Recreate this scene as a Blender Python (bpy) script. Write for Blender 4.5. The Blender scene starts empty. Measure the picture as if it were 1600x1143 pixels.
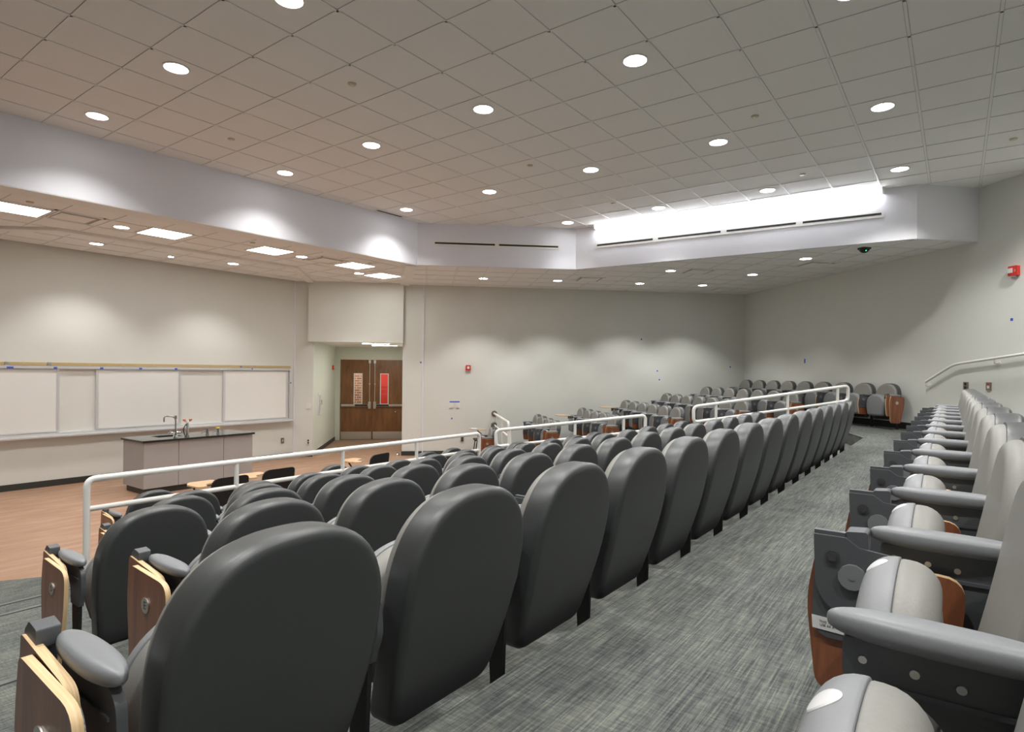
import bpy, bmesh, math, random
from math import pi, sin, cos, radians, sqrt
from mathutils import Vector, Matrix
random.seed(7)
SC = bpy.context.scene
COL = SC.collection
R2 = sqrt(0.5)
Z0 = 2.01            # camera height above the lower floor

# ------------------------------------------------------------------ materials
def new_mat(name):
    m = bpy.data.materials.new(name); m.use_nodes = True
    nt = m.node_tree; nt.nodes.clear()
    out = nt.nodes.new('ShaderNodeOutputMaterial')
    b = nt.nodes.new('ShaderNodeBsdfPrincipled')
    nt.links.new(b.outputs[0], out.inputs[0])
    return m, nt, b
def N(nt, t, **kw):
    n = nt.nodes.new(t)
    for k, v in kw.items():
        if k in n.inputs.keys(): n.inputs[k].default_value = v
        else: setattr(n, k, v)
    return n
def coords(nt, scale=(1, 1, 1), rot=(0, 0, 0), kind='Object'):
    tc = nt.nodes.new('ShaderNodeTexCoord'); mp = nt.nodes.new('ShaderNodeMapping')
    mp.inputs['Scale'].default_value = scale; mp.inputs['Rotation'].default_value = rot
    nt.links.new(tc.outputs[kind], mp.inputs[0]); return mp.outputs[0]
def ramp(nt, fac, stops):
    r = nt.nodes.new('ShaderNodeValToRGB')
    while len(r.color_ramp.elements) < len(stops): r.color_ramp.elements.new(0.5)
    for e, (p, c) in zip(r.color_ramp.elements, stops):
        e.position = p; e.color = (*c, 1)
    nt.links.new(fac, r.inputs[0]); return r.outputs[0]
def bump(nt, b, fac, strength, dist=0.002):
    n = nt.nodes.new('ShaderNodeBump'); n.inputs['Strength'].default_value = strength
    n.inputs['Distance'].default_value = dist
    nt.links.new(fac, n.inputs['Height']); nt.links.new(n.outputs[0], b.inputs['Normal'])
def plain(name, col, rough=0.5, metal=0.0, noise=0.0, nscale=60, bmp=0.0, spec=0.5, coat=0.0):
    m, nt, b = new_mat(name)
    b.inputs['Roughness'].default_value = rough; b.inputs['Metallic'].default_value = metal
    b.inputs['Specular IOR Level'].default_value = spec
    b.inputs['Coat Weight'].default_value = coat
    if noise or bmp:
        t = N(nt, 'ShaderNodeTexNoise', Scale=nscale, Detail=3.0)
        nt.links.new(coords(nt), t.inputs['Vector'])
        lo = tuple(c * (1 - noise) for c in col); hi = tuple(min(1, c * (1 + noise)) for c in col)
        nt.links.new(ramp(nt, t.outputs[0], [(0.3, lo), (0.7, hi)]), b.inputs['Base Color'])
        if bmp: bump(nt, b, t.outputs[0], bmp)
    else:
        b.inputs['Base Color'].default_value = (*col, 1)
    return m
def wood(name, dark, light, scale, rough=0.35, coat=0.2):
    m, nt, b = new_mat(name)
    t = N(nt, 'ShaderNodeTexNoise', Scale=1.0, Detail=5.0, Roughness=0.65, Distortion=0.6)
    nt.links.new(coords(nt, scale), t.inputs['Vector'])
    nt.links.new(ramp(nt, t.outputs[0], [(0.3, dark), (0.7, light)]), b.inputs['Base Color'])
    b.inputs['Roughness'].default_value = rough; b.inputs['Coat Weight'].default_value = coat
    b.inputs['Coat Roughness'].default_value = 0.25
    return m
def emit(name, col, s):
    m = bpy.data.materials.new(name); m.use_nodes = True; nt = m.node_tree; nt.nodes.clear()
    o = nt.nodes.new('ShaderNodeOutputMaterial'); e = nt.nodes.new('ShaderNodeEmission')
    e.inputs[0].default_value = (*col, 1); e.inputs[1].default_value = s
    nt.links.new(e.outputs[0], o.inputs[0]); return m

M = {}
M['wall'] = plain('wall_paint', (0.70, 0.712, 0.675), 0.6, noise=0.015, nscale=2, spec=0.3)
M['soffit'] = plain('soffit_paint', (0.78, 0.78, 0.83), 0.55, noise=0.01, nscale=2, spec=0.3)
M['vest'] = plain('vestibule_paint', (0.66, 0.685, 0.61), 0.6, noise=0.01, nscale=2, spec=0.3)
M['gyp'] = plain('ceiling_gypsum', (0.82, 0.81, 0.78), 0.7, spec=0.2)
M['base'] = plain('baseboard_vinyl', (0.035, 0.037, 0.033), 0.45)
M['tile'] = plain('ceiling_tile', (0.86, 0.85, 0.83), 0.9, noise=0.05, nscale=180, bmp=0.25, spec=0.1)
M['tbar'] = plain('ceiling_bar', (0.84, 0.83, 0.82), 0.5)
M['gap_shade'] = plain('ceiling_gap_shade', (0.40, 0.385, 0.37), 0.9)  # darker colour paints in the shade along the tile edges
M['white'] = plain('white_enamel', (0.80, 0.79, 0.76), 0.3, coat=0.2)
M['shell'] = plain('seat_shell_plastic', (0.043, 0.047, 0.048), 0.41, bmp=0.10, noise=0.03, nscale=420, spec=0.65)
M['grey'] = plain('grey_arm_plastic', (0.185, 0.193, 0.205), 0.42, bmp=0.1, noise=0.02, nscale=300)
M['pan'] = plain('seat_pan_plastic', (0.205, 0.213, 0.222), 0.48, bmp=0.06, noise=0.02, nscale=300)
M['cloth'] = plain('seat_vinyl', (0.218, 0.214, 0.199), 0.5, bmp=0.1, noise=0.04, nscale=200)
M['steel'] = plain('charcoal_steel', (0.078, 0.083, 0.091), 0.45, bmp=0.1, noise=0.04, nscale=300)
M['black'] = plain('black_plastic', (0.010, 0.010, 0.011), 0.5)
M['chrome'] = plain('chrome', (0.80, 0.80, 0.80), 0.15, metal=1.0)
M['satin'] = plain('satin_steel', (0.62, 0.60, 0.56), 0.35, metal=1.0)
M['alu'] = plain('anodised_aluminium', (0.70, 0.71, 0.72), 0.4, metal=0.4)
M['board'] = plain('whiteboard_enamel', (0.83, 0.83, 0.81), 0.22)
M['boardfix'] = plain('whiteboard_enamel_back', (0.77, 0.77, 0.74), 0.25)
M['cork'] = plain('cork_strip', (0.50, 0.36, 0.17), 0.8, noise=0.15, nscale=90)
M['tape'] = plain('blue_tape', (0.03, 0.10, 0.55), 0.6)
M['red'] = plain('red_enamel', (0.62, 0.035, 0.025), 0.35)
M['label'] = plain('label_stock', (0.72, 0.72, 0.72), 0.4)
M['ink'] = plain('label_ink', (0.06, 0.06, 0.06), 0.6)
M['dot'] = plain('seat_number_disc', (0.55, 0.55, 0.56), 0.5)
M['ply'] = wood('ply_edge', (0.50, 0.33, 0.16), (0.78, 0.58, 0.34), (220, 4, 4), 0.5, 0.1)
M['tablet'] = wood('tablet_veneer', (0.135, 0.043, 0.019), (0.28, 0.098, 0.043), (30, 30, 2.5), 0.3, 0.3)
M['oak'] = wood('pale_tablet_laminate', (0.55, 0.33, 0.18), (0.68, 0.44, 0.26), (6, 40, 6), 0.35, 0.2)
M['door'] = wood('door_veneer', (0.14, 0.055, 0.015), (0.25, 0.108, 0.034), (9, 9, 1.6), 0.35, 0.3)
M['cab'] = plain('cabinet_laminate', (0.36, 0.335, 0.325), 0.4, noise=0.02, nscale=3)
M['epoxy'] = plain('black_epoxy_top', (0.025, 0.028, 0.026), 0.14)
M['orange'] = plain('orange_plastic', (0.75, 0.2, 0.05), 0.4)
M['yellow'] = plain('yellow_plastic', (0.85, 0.7, 0.1), 0.4)
M['paper'] = plain('pale_blue_paper', (0.55, 0.68, 0.85), 0.6)
M['plate'] = plain('brown_steel_plate', (0.30, 0.25, 0.21), 0.35, metal=0.7)
M['brass'] = plain('cream_cover', (0.55, 0.48, 0.33), 0.5)
M['poster'] = plain('red_banner', (0.80, 0.05, 0.03), 0.5)
M['nosing'] = plain('stair_nosing', (0.12, 0.123, 0.12), 0.5, metal=0.2)
M['lamp'] = emit('lamp_diffuser', (1.0, 0.985, 0.96), 14.0)
M['panel_lamp'] = emit('panel_diffuser', (1.0, 0.97, 0.90), 10.0)
M['cove_lamp'] = emit('cove_tube', (0.93, 0.95, 1.0), 42.0)
M['strip_lamp'] = emit('vestibule_tube', (1.0, 1.0, 0.93), 34.0)
M['green_led'] = emit('green_led', (0.05, 0.9, 0.3), 2.0)

# carpet: loop pile with streaks along the rows
m, nt, b = new_mat('carpet_loop')
t1 = N(nt, 'ShaderNodeTexNoise', Scale=1.0, Detail=4.0, Roughness=0.7)
nt.links.new(coords(nt, (5.5, 165, 8)), t1.inputs['Vector'])
t2 = N(nt, 'ShaderNodeTexNoise', Scale=1.0, Detail=3.0, Roughness=0.7)
nt.links.new(coords(nt, (110, 20, 8)), t2.inputs['Vector'])
t3 = N(nt, 'ShaderNodeTexNoise', Scale=1.6, Detail=2.0)
nt.links.new(coords(nt, (1, 1.8, 1)), t3.inputs['Vector'])
mx = N(nt, 'ShaderNodeMath', operation='MULTIPLY_ADD'); mx.inputs[1].default_value = 0.6
nt.links.new(t1.outputs[0], mx.inputs[0])
mx2 = N(nt, 'ShaderNodeMath', operation='MULTIPLY'); mx2.inputs[1].default_value = 0.28
nt.links.new(t2.outputs[0], mx2.inputs[0]); nt.links.new(mx2.outputs[0], mx.inputs[2])
mx3 = N(nt, 'ShaderNodeMath', operation='MULTIPLY_ADD'); mx3.inputs[1].default_value = 0.16
nt.links.new(t3.outputs[0], mx3.inputs[0]); nt.links.new(mx.outputs[0], mx3.inputs[2])
nt.links.new(ramp(nt, mx3.outputs[0], [(0.36, (0.034, 0.039, 0.041)), (0.46, (0.071, 0.078, 0.077)),
     (0.54, (0.112, 0.119, 0.109)), (0.66, (0.20, 0.205, 0.172))]), b.inputs['Base Color'])
b.inputs['Roughness'].default_value = 0.95; b.inputs['Specular IOR Level'].default_value = 0.15
bump(nt, b, mx.outputs[0], 0.5, 0.004)
M['carpet'] = m
# terracotta wood-look sheet floor
m, nt, b = new_mat('terracotta_floor')
t1 = N(nt, 'ShaderNodeTexNoise', Scale=1.0, Detail=5.0, Roughness=0.65, Distortion=0.4)
nt.links.new(coords(nt, (1.3, 7.5, 1)), t1.inputs['Vector'])
nt.links.new(ramp(nt, t1.outputs[0], [(0.25, (0.245, 0.128, 0.075)), (0.5, (0.315, 0.185, 0.118)), (0.75, (0.41, 0.275, 0.195))]), b.inputs['Base Color'])
b.inputs['Roughness'].default_value = 0.45
M['floor'] = m
# brick beyond the door
m, nt, b = new_mat('corridor_brick')
br = N(nt, 'ShaderNodeTexBrick', Scale=1.0)
br.inputs['Color1'].default_value = (0.50, 0.20, 0.10, 1); br.inputs['Color2'].default_value = (0.42, 0.15, 0.08, 1)
br.inputs['Mortar'].default_value = (0.68, 0.62, 0.5, 1); br.inputs['Mortar Size'].default_value = 0.012
br.inputs['Brick Width'].default_value = 0.22; br.inputs['Row Height'].default_value = 0.075
tc = nt.nodes.new('ShaderNodeTexCoord'); mp = nt.nodes.new('ShaderNodeMapping')
mp.inputs['Rotation'].default_value = (pi / 2, 0, 0)
nt.links.new(tc.outputs['Object'], mp.inputs[0]); nt.links.new(mp.outputs[0], br.inputs['Vector'])
nt.links.new(br.outputs[0], b.inputs['Base Color']); b.inputs['Roughness'].default_value = 0.8
M['brick'] = m
# thin glass
m = bpy.data.materials.new('door_glass'); m.use_nodes = True; nt = m.node_tree; nt.nodes.clear()
o = nt.nodes.new('ShaderNodeOutputMaterial'); mixn = nt.nodes.new('ShaderNodeMixShader')
tr = nt.nodes.new('ShaderNodeBsdfTransparent'); gl = nt.nodes.new('ShaderNodeBsdfGlossy')
gl.inputs['Roughness'].default_value = 0.02; mixn.inputs[0].default_value = 0.05
nt.links.new(tr.outputs[0], mixn.inputs[1]); nt.links.new(gl.outputs[0], mixn.inputs[2]); nt.links.new(mixn.outputs[0], o.inputs[0])
M['glass'] = m

# ------------------------------------------------------------------ mesh helpers
class MB:
    def __init__(s): s.v = []; s.f = []; s.m = []
    def add(s, vs, fs, mi=0):
        o = len(s.v); s.v += [tuple(v) for v in vs]
        s.f += [tuple(i + o for i in f) for f in fs]; s.m += [mi] * len(fs); return s
    def box(s, lo, hi, mi=0, fn=None):
        x0, y0, z0 = lo; x1, y1, z1 = hi
        vs = [(x0, y0, z0), (x1, y0, z0), (x1, y1, z0), (x0, y1, z0), (x0, y0, z1), (x1, y0, z1), (x1, y1, z1), (x0, y1, z1)]
        if fn: vs = [fn(*v) for v in vs]
        return s.add(vs, [(0, 3, 2, 1), (4, 5, 6, 7), (0, 1, 5, 4), (1, 2, 6, 5), (2, 3, 7, 6), (3, 0, 4, 7)], mi)
    def prism(s, poly, fn, a, b, mi=0, side=None):
        n = len(poly); side = mi if side is None else side
        va = [fn(p[0], p[1], a) for p in poly]; vb = [fn(p[0], p[1], b) for p in poly]
        o = len(s.v)
        s.add(va + vb, [tuple(range(n))[::-1], tuple(range(n, 2 * n))], mi)
        s.f += [(o + i, o + (i + 1) % n, o + n + (i + 1) % n, o + n + i) for i in range(n)]; s.m += [side] * n
        return s
    def loft(s, loops, mi=0, caps=True):
        n = len(loops[0]); vs = [p for l in loops for p in l]; fs = []
        for k in range(len(loops) - 1):
            for i in range(n):
                j = (i + 1) % n
                fs.append((k * n + i, k * n + j, (k + 1) * n + j, (k + 1) * n + i))
        if caps:
            fs.append(tuple(range(n))[::-1]); fs.append(tuple((len(loops) - 1) * n + i for i in range(n)))
        return s.add(vs, fs, mi)
    def tube(s, pts, r, n=10, mi=0, caps=True):
        pts = [Vector(p) for p in pts]; loops = []
        up = None
        for i, p in enumerate(pts):
            if i == 0: d = pts[1] - p
            elif i == len(pts) - 1: d = p - pts[i - 1]
            else: d = (pts[i + 1] - p).normalized() + (p - pts[i - 1]).normalized()
            d.normalize()
            if up is None:
                up = Vector((0, 0, 1)) if abs(d.z) < 0.9 else Vector((1, 0, 0))
            a = d.cross(up)
            if a.length < 1e-4: a = d.cross(Vector((0, 1, 0)))
            a.normalize(); bb = a.cross(d).normalized(); up = bb
            rr = r[i] if isinstance(r, (list, tuple)) else r
            loops.append([tuple(p + a * (rr * cos(2 * pi * k / n)) + bb * (rr * sin(2 * pi * k / n))) for k in range(n)])
        return s.loft(loops, mi, caps)
    def cyl(s, p, q, r, n=16, mi=0): return s.tube([p, q], r, n, mi)
    def build(s, name, mats, parent=None, smooth=40, sharp=True):
        me = bpy.data.meshes.new(name); me.from_pydata(s.v, [], s.f)
        for x in (mats if isinstance(mats, (list, tuple)) else [mats]): me.materials.append(x)
        me.polygons.foreach_set('material_index', s.m)
        bm = bmesh.new(); bm.from_mesh(me); bmesh.ops.recalc_face_normals(bm, faces=bm.faces[:]); bm.to_mesh(me); bm.free()
        if smooth:
            me.polygons.foreach_set('use_smooth', [True] * len(me.polygons))
            me.set_sharp_from_angle(angle=radians(smooth))
        me.update()
        ob = bpy.data.objects.new(name, me); COL.objects.link(ob)
        if parent: ob.parent = parent
        return ob
def round_path(pts, r, seg=5):
    pts = [Vector(p) for p in pts]; out = [pts[0]]
    for i in range(1, len(pts) - 1):
        a = (pts[i - 1] - pts[i]); c = (pts[i + 1] - pts[i])
        rr = min(r, a.length * .45, c.length * .45)
        p0 = pts[i] + a.normalized() * rr; p1 = pts[i] + c.normalized() * rr
        for k in range(seg + 1):
            t = k / seg
            out.append(p0 * (1 - t) ** 2 + pts[i] * 2 * t * (1 - t) + p1 * t * t)
    out.append(pts[-1]); return out
def round_poly(pts, r, seg=5):
    n = len(pts); out = []
    for i in range(n):
        p = Vector((*pts[i], 0)); a = Vector((*pts[i - 1], 0)) - p; c = Vector((*pts[(i + 1) % n], 0)) - p
        ri = r[i] if isinstance(r, (list, tuple)) else r
        if ri <= 0: out.append((p.x, p.y)); continue
        rr = min(ri, a.length * .48, c.length * .48)
        p0 = p + a.normalized() * rr; p1 = p + c.normalized() * rr
        for k in range(seg + 1):
            t = k / seg; q = p0 * (1 - t) ** 2 + p * 2 * t * (1 - t) + p1 * t * t
            out.append((q.x, q.y))
    return out
def tag(o, label, cat, group=None):
    o['label'] = label; o['category'] = cat
    if group: o['group'] = group
    return o
def struct(o): o['kind'] = 'structure'; return o
def thing(name, label, cat, loc=(0, 0, 0), rz=0.0, group=None):
    o = bpy.data.objects.new(name, None); COL.objects.link(o)
    o.empty_display_size = 0.1; o.location = loc; o.rotation_euler = (0, 0, rz)
    return tag(o, label, cat, group)
def copy_part(src, parent):
    c = src.copy(); COL.objects.link(c); c.parent = parent
    for ch in src.children: copy_part(ch, c)
    return c
def text_part(body, size, mat, parent, mw, name, extrude=0.0004, align='CENTER'):
    cu = bpy.data.curves.new('lettering', 'FONT'); cu.body = body; cu.size = size; cu.extrude = extrude
    cu.align_x = align; cu.align_y = 'CENTER'; cu.resolution_u = 3
    tmp = bpy.data.objects.new('lettering_source', cu); COL.objects.link(tmp)
    dg = bpy.context.evaluated_depsgraph_get()
    me = bpy.data.meshes.new_from_object(tmp.evaluated_get(dg))
    bpy.data.objects.remove(tmp); bpy.data.curves.remove(cu)
    me.materials.clear(); me.materials.append(mat); me.transform(mw)
    ob = bpy.data.objects.new(name, me); COL.objects.link(ob); ob.parent = parent
    return ob
ORD = ['first', 'second', 'third', 'fourth', 'fifth', 'sixth', 'seventh', 'eighth', 'ninth', 'tenth', 'eleventh', 'twelfth', 'thirteenth', 'fourteenth', 'fifteenth', 'sixteenth']

# ------------------------------------------------------------------ plan
WC = Vector((8.38, 12.34))                     # front wall meets the side wall
RC = Vector((16.13, 4.41))                     # side wall meets the rear wall
SD = (RC - WC).normalized(); SN = Vector((-SD.y, SD.x))  # along the side wall, and out through it
if SN.x < 0: SN = -SN
SL = (RC - WC).length
def side(s, n, z): p = WC + SD * s + SN * n; return (p.x, p.y, z)
RD = (Vector((11.643, -0.244)) - RC).normalized()   # along the rear wall, away from the corner
RN = Vector((-RD.y, RD.x))
if RN.x > 0: RN = -RN                               # into the room
def rear(t, n, z): p = RC + RD * t + RN * n; return (p.x, p.y, z)
HC = Z0 + 2.8685      # upper ceiling
HL = Z0 + 2.055       # lower ceiling
LEV = [1.08, 0.90, 0.735, 0.565, 0.38, 0.23]   # tier floors G F E D C B, then 0
YK = [1.115, 2.10, 3.10, 4.165, 5.06, 5.76]
WK = [1.24, 2.29, 3.34, 4.44, 5.54, 6.57]
XN = [0.15, 0.15, 0.3, 0.3, 0.3, 0.3]
YL = [1.10, 2.09, 3.09, 4.155, 5.05, 5.74]
TOP = HC + 0.25

# ------------------------------------------------------------------ floors
fl = MB(); fl.box((-9, -6, -0.12), (19.5, 19, 0.0)); struct(fl.build('floor', M['floor'], smooth=0))
ap = MB(); ap.prism([(-6, 5.0), (1.9, 5.0), (3.0, 6.0), (2.35, 6.87), (1.75, 7.22), (0.4, 7.75), (-6, 9.5)], lambda x, y, z: (x, y, z), 0.0, 0.006)
struct(ap.build('floor_carpet', M['carpet'], smooth=0))
for k in range(6):
    y, w, xn, yl, h = YK[k], WK[k], XN[k], YL[k], LEV[k]
    qx = RC.x - RC.y + y - w / R2                      # corner where the row riser meets the wing riser
    p1 = rear(0, w, 0); pe = rear(-1.2, w, 0)
    c = 0.75
    poly = [(-6.5, -4.6), (-6.5, yl), (xn, yl), (xn, y), (qx - c, y), (qx + c * R2, y + c * R2), (pe[0], pe[1]), (17.9, 2.0), (14.5, -4.6)]
    t = MB(); t.prism(poly, lambda x, y_, z: (x, y_, z), 0.002 * (k + 1), h, 0)
    # metal nosing on the aisle steps
    t.box((-6.5, yl - 0.028, h), (xn, yl + 0.006, h + 0.006), 1); xe = (.3, .9, .9, .93, 1.5, 1.9)[k]; t.box((xn, y - 0.028, h), (xe, y + 0.006, h + 0.006), 1); t.box((xn, y, h - 0.03), (xe, y + 0.006, h), 1)
    t.box((-6.5, yl, h - 0.03), (xn, yl + 0.006, h), 1)
    p = Vector((qx - c, y)); q = Vector((qx + c * R2, y + c * R2)); d = (q - p).normalized(); nn = Vector((-d.y, d.x))
    def strip(x, y_, z): v = p + d * x + nn * y_; return (v.x, v.y, z)
    t.box((0, -0.05, h), ((q - p).length, 0.006, h + 0.006), 1, strip)
    struct(t.build('floor_tier', [M['carpet'], M['nosing']], smooth=0))

# ------------------------------------------------------------------ walls
def wall_quad(mb, a, b, z0, z1, thick, out, mi=0):
    a = Vector(a[:2]); b = Vector(b[:2]); o = Vector(out) * thick
    pts = [a, b, b + o, a + o]
    return mb.prism([(p.x, p.y) for p in pts], lambda x, y, z: (x, y, z), z0, z1, mi)
FW = 12.40
w = MB(); w.box((-7.2, FW, 0), (WC.x + .02, FW + .15, TOP)); struct(w.build('wall_front', M['wall'], smooth=0))
S0, S1 = 0.36, 2.40      # vestibule opening along the side wall
HV = Z0 + 0.68           # vestibule ceiling
w = MB()
w.box((-.1, 0, 0), (S0, .12, TOP), 0, side); w.box((S1, 0, 0), (SL + .1, .12, TOP), 0, side); w.box((S0, 0, HV), (S1, .12, TOP), 0, side)
struct(w.build('wall_side', M['wall'], smooth=0))
w = MB(); w.box((S0 - 0.10, -0.15, HV - 0.02), (S1 + 0.015, -0.001, HL + 0.05), 0, side)
struct(w.build('wall_header', M['wall'], smooth=0))
w = MB(); w.box((0, -0.12, 0), (12.2, 0.0, TOP), 0, rear); struct(w.build('wall_rear', M['wall'], smooth=0))
pe = rear(12.2, 0, 0)
w = MB(); w.box((-3.0, -4.6, 0), (14.5, -4.45, TOP)); struct(w.build('wall_back', M['wall'], smooth=0))
w = MB(); wall_quad(w, (2.4, -4.5), (-7.1, 5.0), 0, TOP, .12, (-R2, -R2)); struct(w.build('wall_opposite', M['wall'], smooth=0))
w = MB(); w.box((-7.3, 4.8, 0), (-7.1, FW + .1, TOP)); struct(w.build('wall_end', M['wall'], smooth=0))
# vestibule
DN = 3.38
w = MB(); w.box((S0 - .12, .12, 0), (S0, DN + .1, HV), 0, side); w.box((S1, .12, 0), (S1 + .12, DN + .1, HV), 0, side)
struct(w.build('wall_vestibule', M['vest'], smooth=0))
D0, D1, DH = 0.50, 2.32, Z0 + 0.315
w = MB(); w.box((S0, DN, 0), (D0 - .06, DN + .12, HV), 0, side); w.box((D1 + .04, DN, 0), (S1, DN + .12, HV), 0, side)
w.box((D0 - .06, DN, DH + .06), (D1 + .04, DN + .12, HV), 0, side)
struct(w.build('wall_doorway', M['vest'], smooth=0))
w = MB(); w.box((S0 - .1, .121, HV), (S1 + .1, DN + 2.6, HV + .08), 0, side); struct(w.build('ceiling_vestibule', M['gyp'], smooth=0))
# corridor beyond the doors
w = MB(); w.box((-.6, DN + 1.7, 0), (3.4, DN + 1.8, HV), 0, side); wo = struct(w.build('wall_corridor', M['brick'], smooth=0))
# give the brick its own axes so the courses run level along the wall
ang = math.atan2(SD.y, SD.x); mwi = (Matrix.Translation((*WC, 0)) @ Matrix.Rotation(ang, 4, 'Z'))
wo.data.transform(mwi.inverted()); wo.matrix_world = mwi
w = MB(); w.box((-.6, DN + .12, 0), (-.5, DN + 1.8, HV), 0, side); w.box((3.3, DN + .12, 0), (3.4, DN + 1.8, HV), 0, side)
w.box((-.6, DN + .12, 0), (S0 - .12, DN + .2, HV), 0, side); w.box((S1 + .12, DN + .12, 0), (3.4, DN + .2, HV), 0, side)
struct(w.build('wall_corridor_end', M['vest'], smooth=0))
# baseboards
bh = 0.105
w = MB(); w.box((-7, FW - .012, 0), (WC.x - .02, FW, bh)); struct(w.build('baseboard_front', M['base'], smooth=0))
w = MB(); w.box((0.0, -.012, 0), (S0, 0, bh), 0, side); w.box((S1, -.012, 0), (SL - 6.5, 0, bh), 0, side)
w.box((S0, .12, 0), (S0 + .012, DN, bh), 0, side); w.box((S1 - .012, .0, 0), (S1, DN, bh), 0, side)
struct(w.build('baseboard_side', M['base'], smooth=0))
w = MB(); w.box((0.02, 0.0, 1.08), (12, .014, 1.08 + .115), 0, rear); struct(w.build('baseboard_rear', M['base'], smooth=0))
# corner beads
w = MB(); w.box((-.085, -.02, 0), (-.055, .0, HL), 0, side); struct(w.build('trim_1', M['soffit'], smooth=0))
w = MB(); w.box((2.87, -.022, 0), (2.905, .0, HL), 0, side); struct(w.build('trim_2', M['soffit'], smooth=0))

# ------------------------------------------------------------------ ceilings
F1 = [Vector((-7.1, 9.02)), Vector((8.35, 8.43))]
C2 = Vector((10.468, 6.138)); C3 = Vector((10.907, 0.500)); C4 = Vector((11.643, -0.244))
up_poly = [(-8, -5.5), (-8, 9.05), (F1[1].x, F1[1].y), (C2.x, C2.y), (C3.x, C3.y), (12.3, -0.9), (12.3, -5.5)]
def clip_line(poly, axis_d, axis_n, off):
    """Intervals, along direction axis_d, of the line at distance off along axis_n that lie inside poly."""
    hits = []
    n = len(poly)
    for i in range(n):
        a = Vector(poly[i][:2]); b = Vector(poly[(i + 1) % n][:2])
        da = a.dot(axis_n) - off; db = b.dot(axis_n) - off
        if (da > 0) != (db > 0):
            p = a + (b - a) * (da / (da - db)); hits.append(p.dot(axis_d))
    hits.sort(); return list(zip(hits[::2], hits[1::2]))
def grid_ceiling(name, poly, z, d, offd, offn, T=0.6096, thick=0.05):
    d = Vector(d).normalized(); nrm = Vector((-d.y, d.x))
    mb = MB(); mb.prism(poly, lambda x, y, zz: (x, y, zz), z, z + thick, 0)
    for (ad, an, off) in ((d, nrm, offn), (nrm, d, offd)):
        vals = [Vector(p[:2]).dot(an) for p in poly]
        k0 = math.ceil((min(vals) - off) / T); k1 = math.floor((max(vals) - off) / T)
        for k in range(k0, k1 + 1):
            o = off + k * T
            for a, b in clip_line(poly, ad, an, o):
                if b - a < .05: continue
                def fn(x, y, zz, ad=ad, an=an, o=o): v = ad * x + an * (o + y); return (v.x, v.y, zz)
                mb.box((a, -.0115, z - .006), (b, .0115, z + .001), 1, fn)
                mb.box((a, -.0150, z - .0012), (b, .0150, z + .001), 2, fn)  # wider strip under the bar, coloured as edge shade
    return struct(mb.build(name, [M['tile'], M['tbar'], M['gap_shade']], smooth=0))
grid_ceiling('ceiling', up_poly, HC, (1, 0), 1.8334, 7.0509)
WCO = side(0, 0, 0)
low_front = [(-7.1, FW), (-7.1, 9.02), (F1[1].x - .0, F1[1].y), side(2.55, 0, 0)[:2], (WC.x, WC.y)]
grid_ceiling('ceiling_front', low_front, HL, (1, 0), 2.27, 9.47)
low_wing = [(F1[1].x, F1[1].y), (C2.x, C2.y), (C3.x, C3.y), (C4.x, C4.y), (RC.x, RC.y), side(2.55, 0, 0)[:2]]
grid_ceiling('ceiling_wing', low_wing, HL, tuple(SD), Vector(side(2.95, 0, 0)[:2]).dot(SD), Vector(side(0, -.35, 0)[:2]).dot(Vector((-SD.y, SD.x))))
# soffit drops around the raised ceiling
def soffit(name, a, b, z0=HL - .001, z1=HC + .05, th=.10):
    a = Vector(a); b = Vector(b); d = (b - a).normalized(); o = Vector((-d.y, d.x)); a = a - o * .004 - d * .002; b = b - o * .004 + d * .002
    mb = MB(); mb.prism([tuple(a), tuple(b), tuple(b + o * th), tuple(a + o * th)], lambda x, y, z: (x, y, z), z0 + .0005, z1)
    return struct(mb.build(name, M['soffit'], smooth=0))
soffit('wall_soffit_front', F1[0], F1[1]); soffit('wall_soffit_corner', F1[1], C2); soffit('wall_soffit_wing', C2, C3); soffit('wall_soffit_end', C3, C4)
# plain gypsum borders of the lower ceilings
w = MB(); a = F1[1]; bpt = Vector(side(2.55, 0, 0)[:2]); dd = (bpt - a).normalized(); nn = Vector((-dd.y, dd.x))
w.prism([tuple(a + nn * .22), tuple(a - nn * .0), tuple(bpt - nn * .0), tuple(bpt + nn * .22)], lambda x, y, z: (x, y, z), HL - .035, HL + .002)
struct(w.build('trim_3', M['gyp'], smooth=0))
w = MB(); w.prism([(-7.1, 9.02), (F1[1].x, F1[1].y), (F1[1].x + .02, F1[1].y + .34), (-7.1, 9.36)], lambda x, y, z: (x, y, z), HL - .010, HL + .002)
struct(w.build('trim_4', M['gyp'], smooth=0))
path = [(1.75, FW), (3.22, 10.72), (7.12, 10.62), (8.45, 11.98)]
w = MB()
def offset_path(pts, d):
    out = []
    for i, p in enumerate(pts):
        p = Vector(p); ns = []
        if i > 0: e = (p - Vector(pts[i - 1])).normalized(); ns.append(Vector((-e.y, e.x)))
        if i < len(pts) - 1: e = (Vector(pts[i + 1]) - p).normalized(); ns.append(Vector((-e.y, e.x)))
        n_ = sum(ns, Vector((0, 0))).normalized(); out.append(tuple(p + n_ * (d / n_.dot(ns[0]))))
    return out
w.prism(offset_path(path, .075) + offset_path(path, -.075)[::-1], lambda x, y, z: (x, y, z), HL - .045, HL + .002)
struct(w.build('trim_5', M['gyp'], smooth=0))

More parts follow.
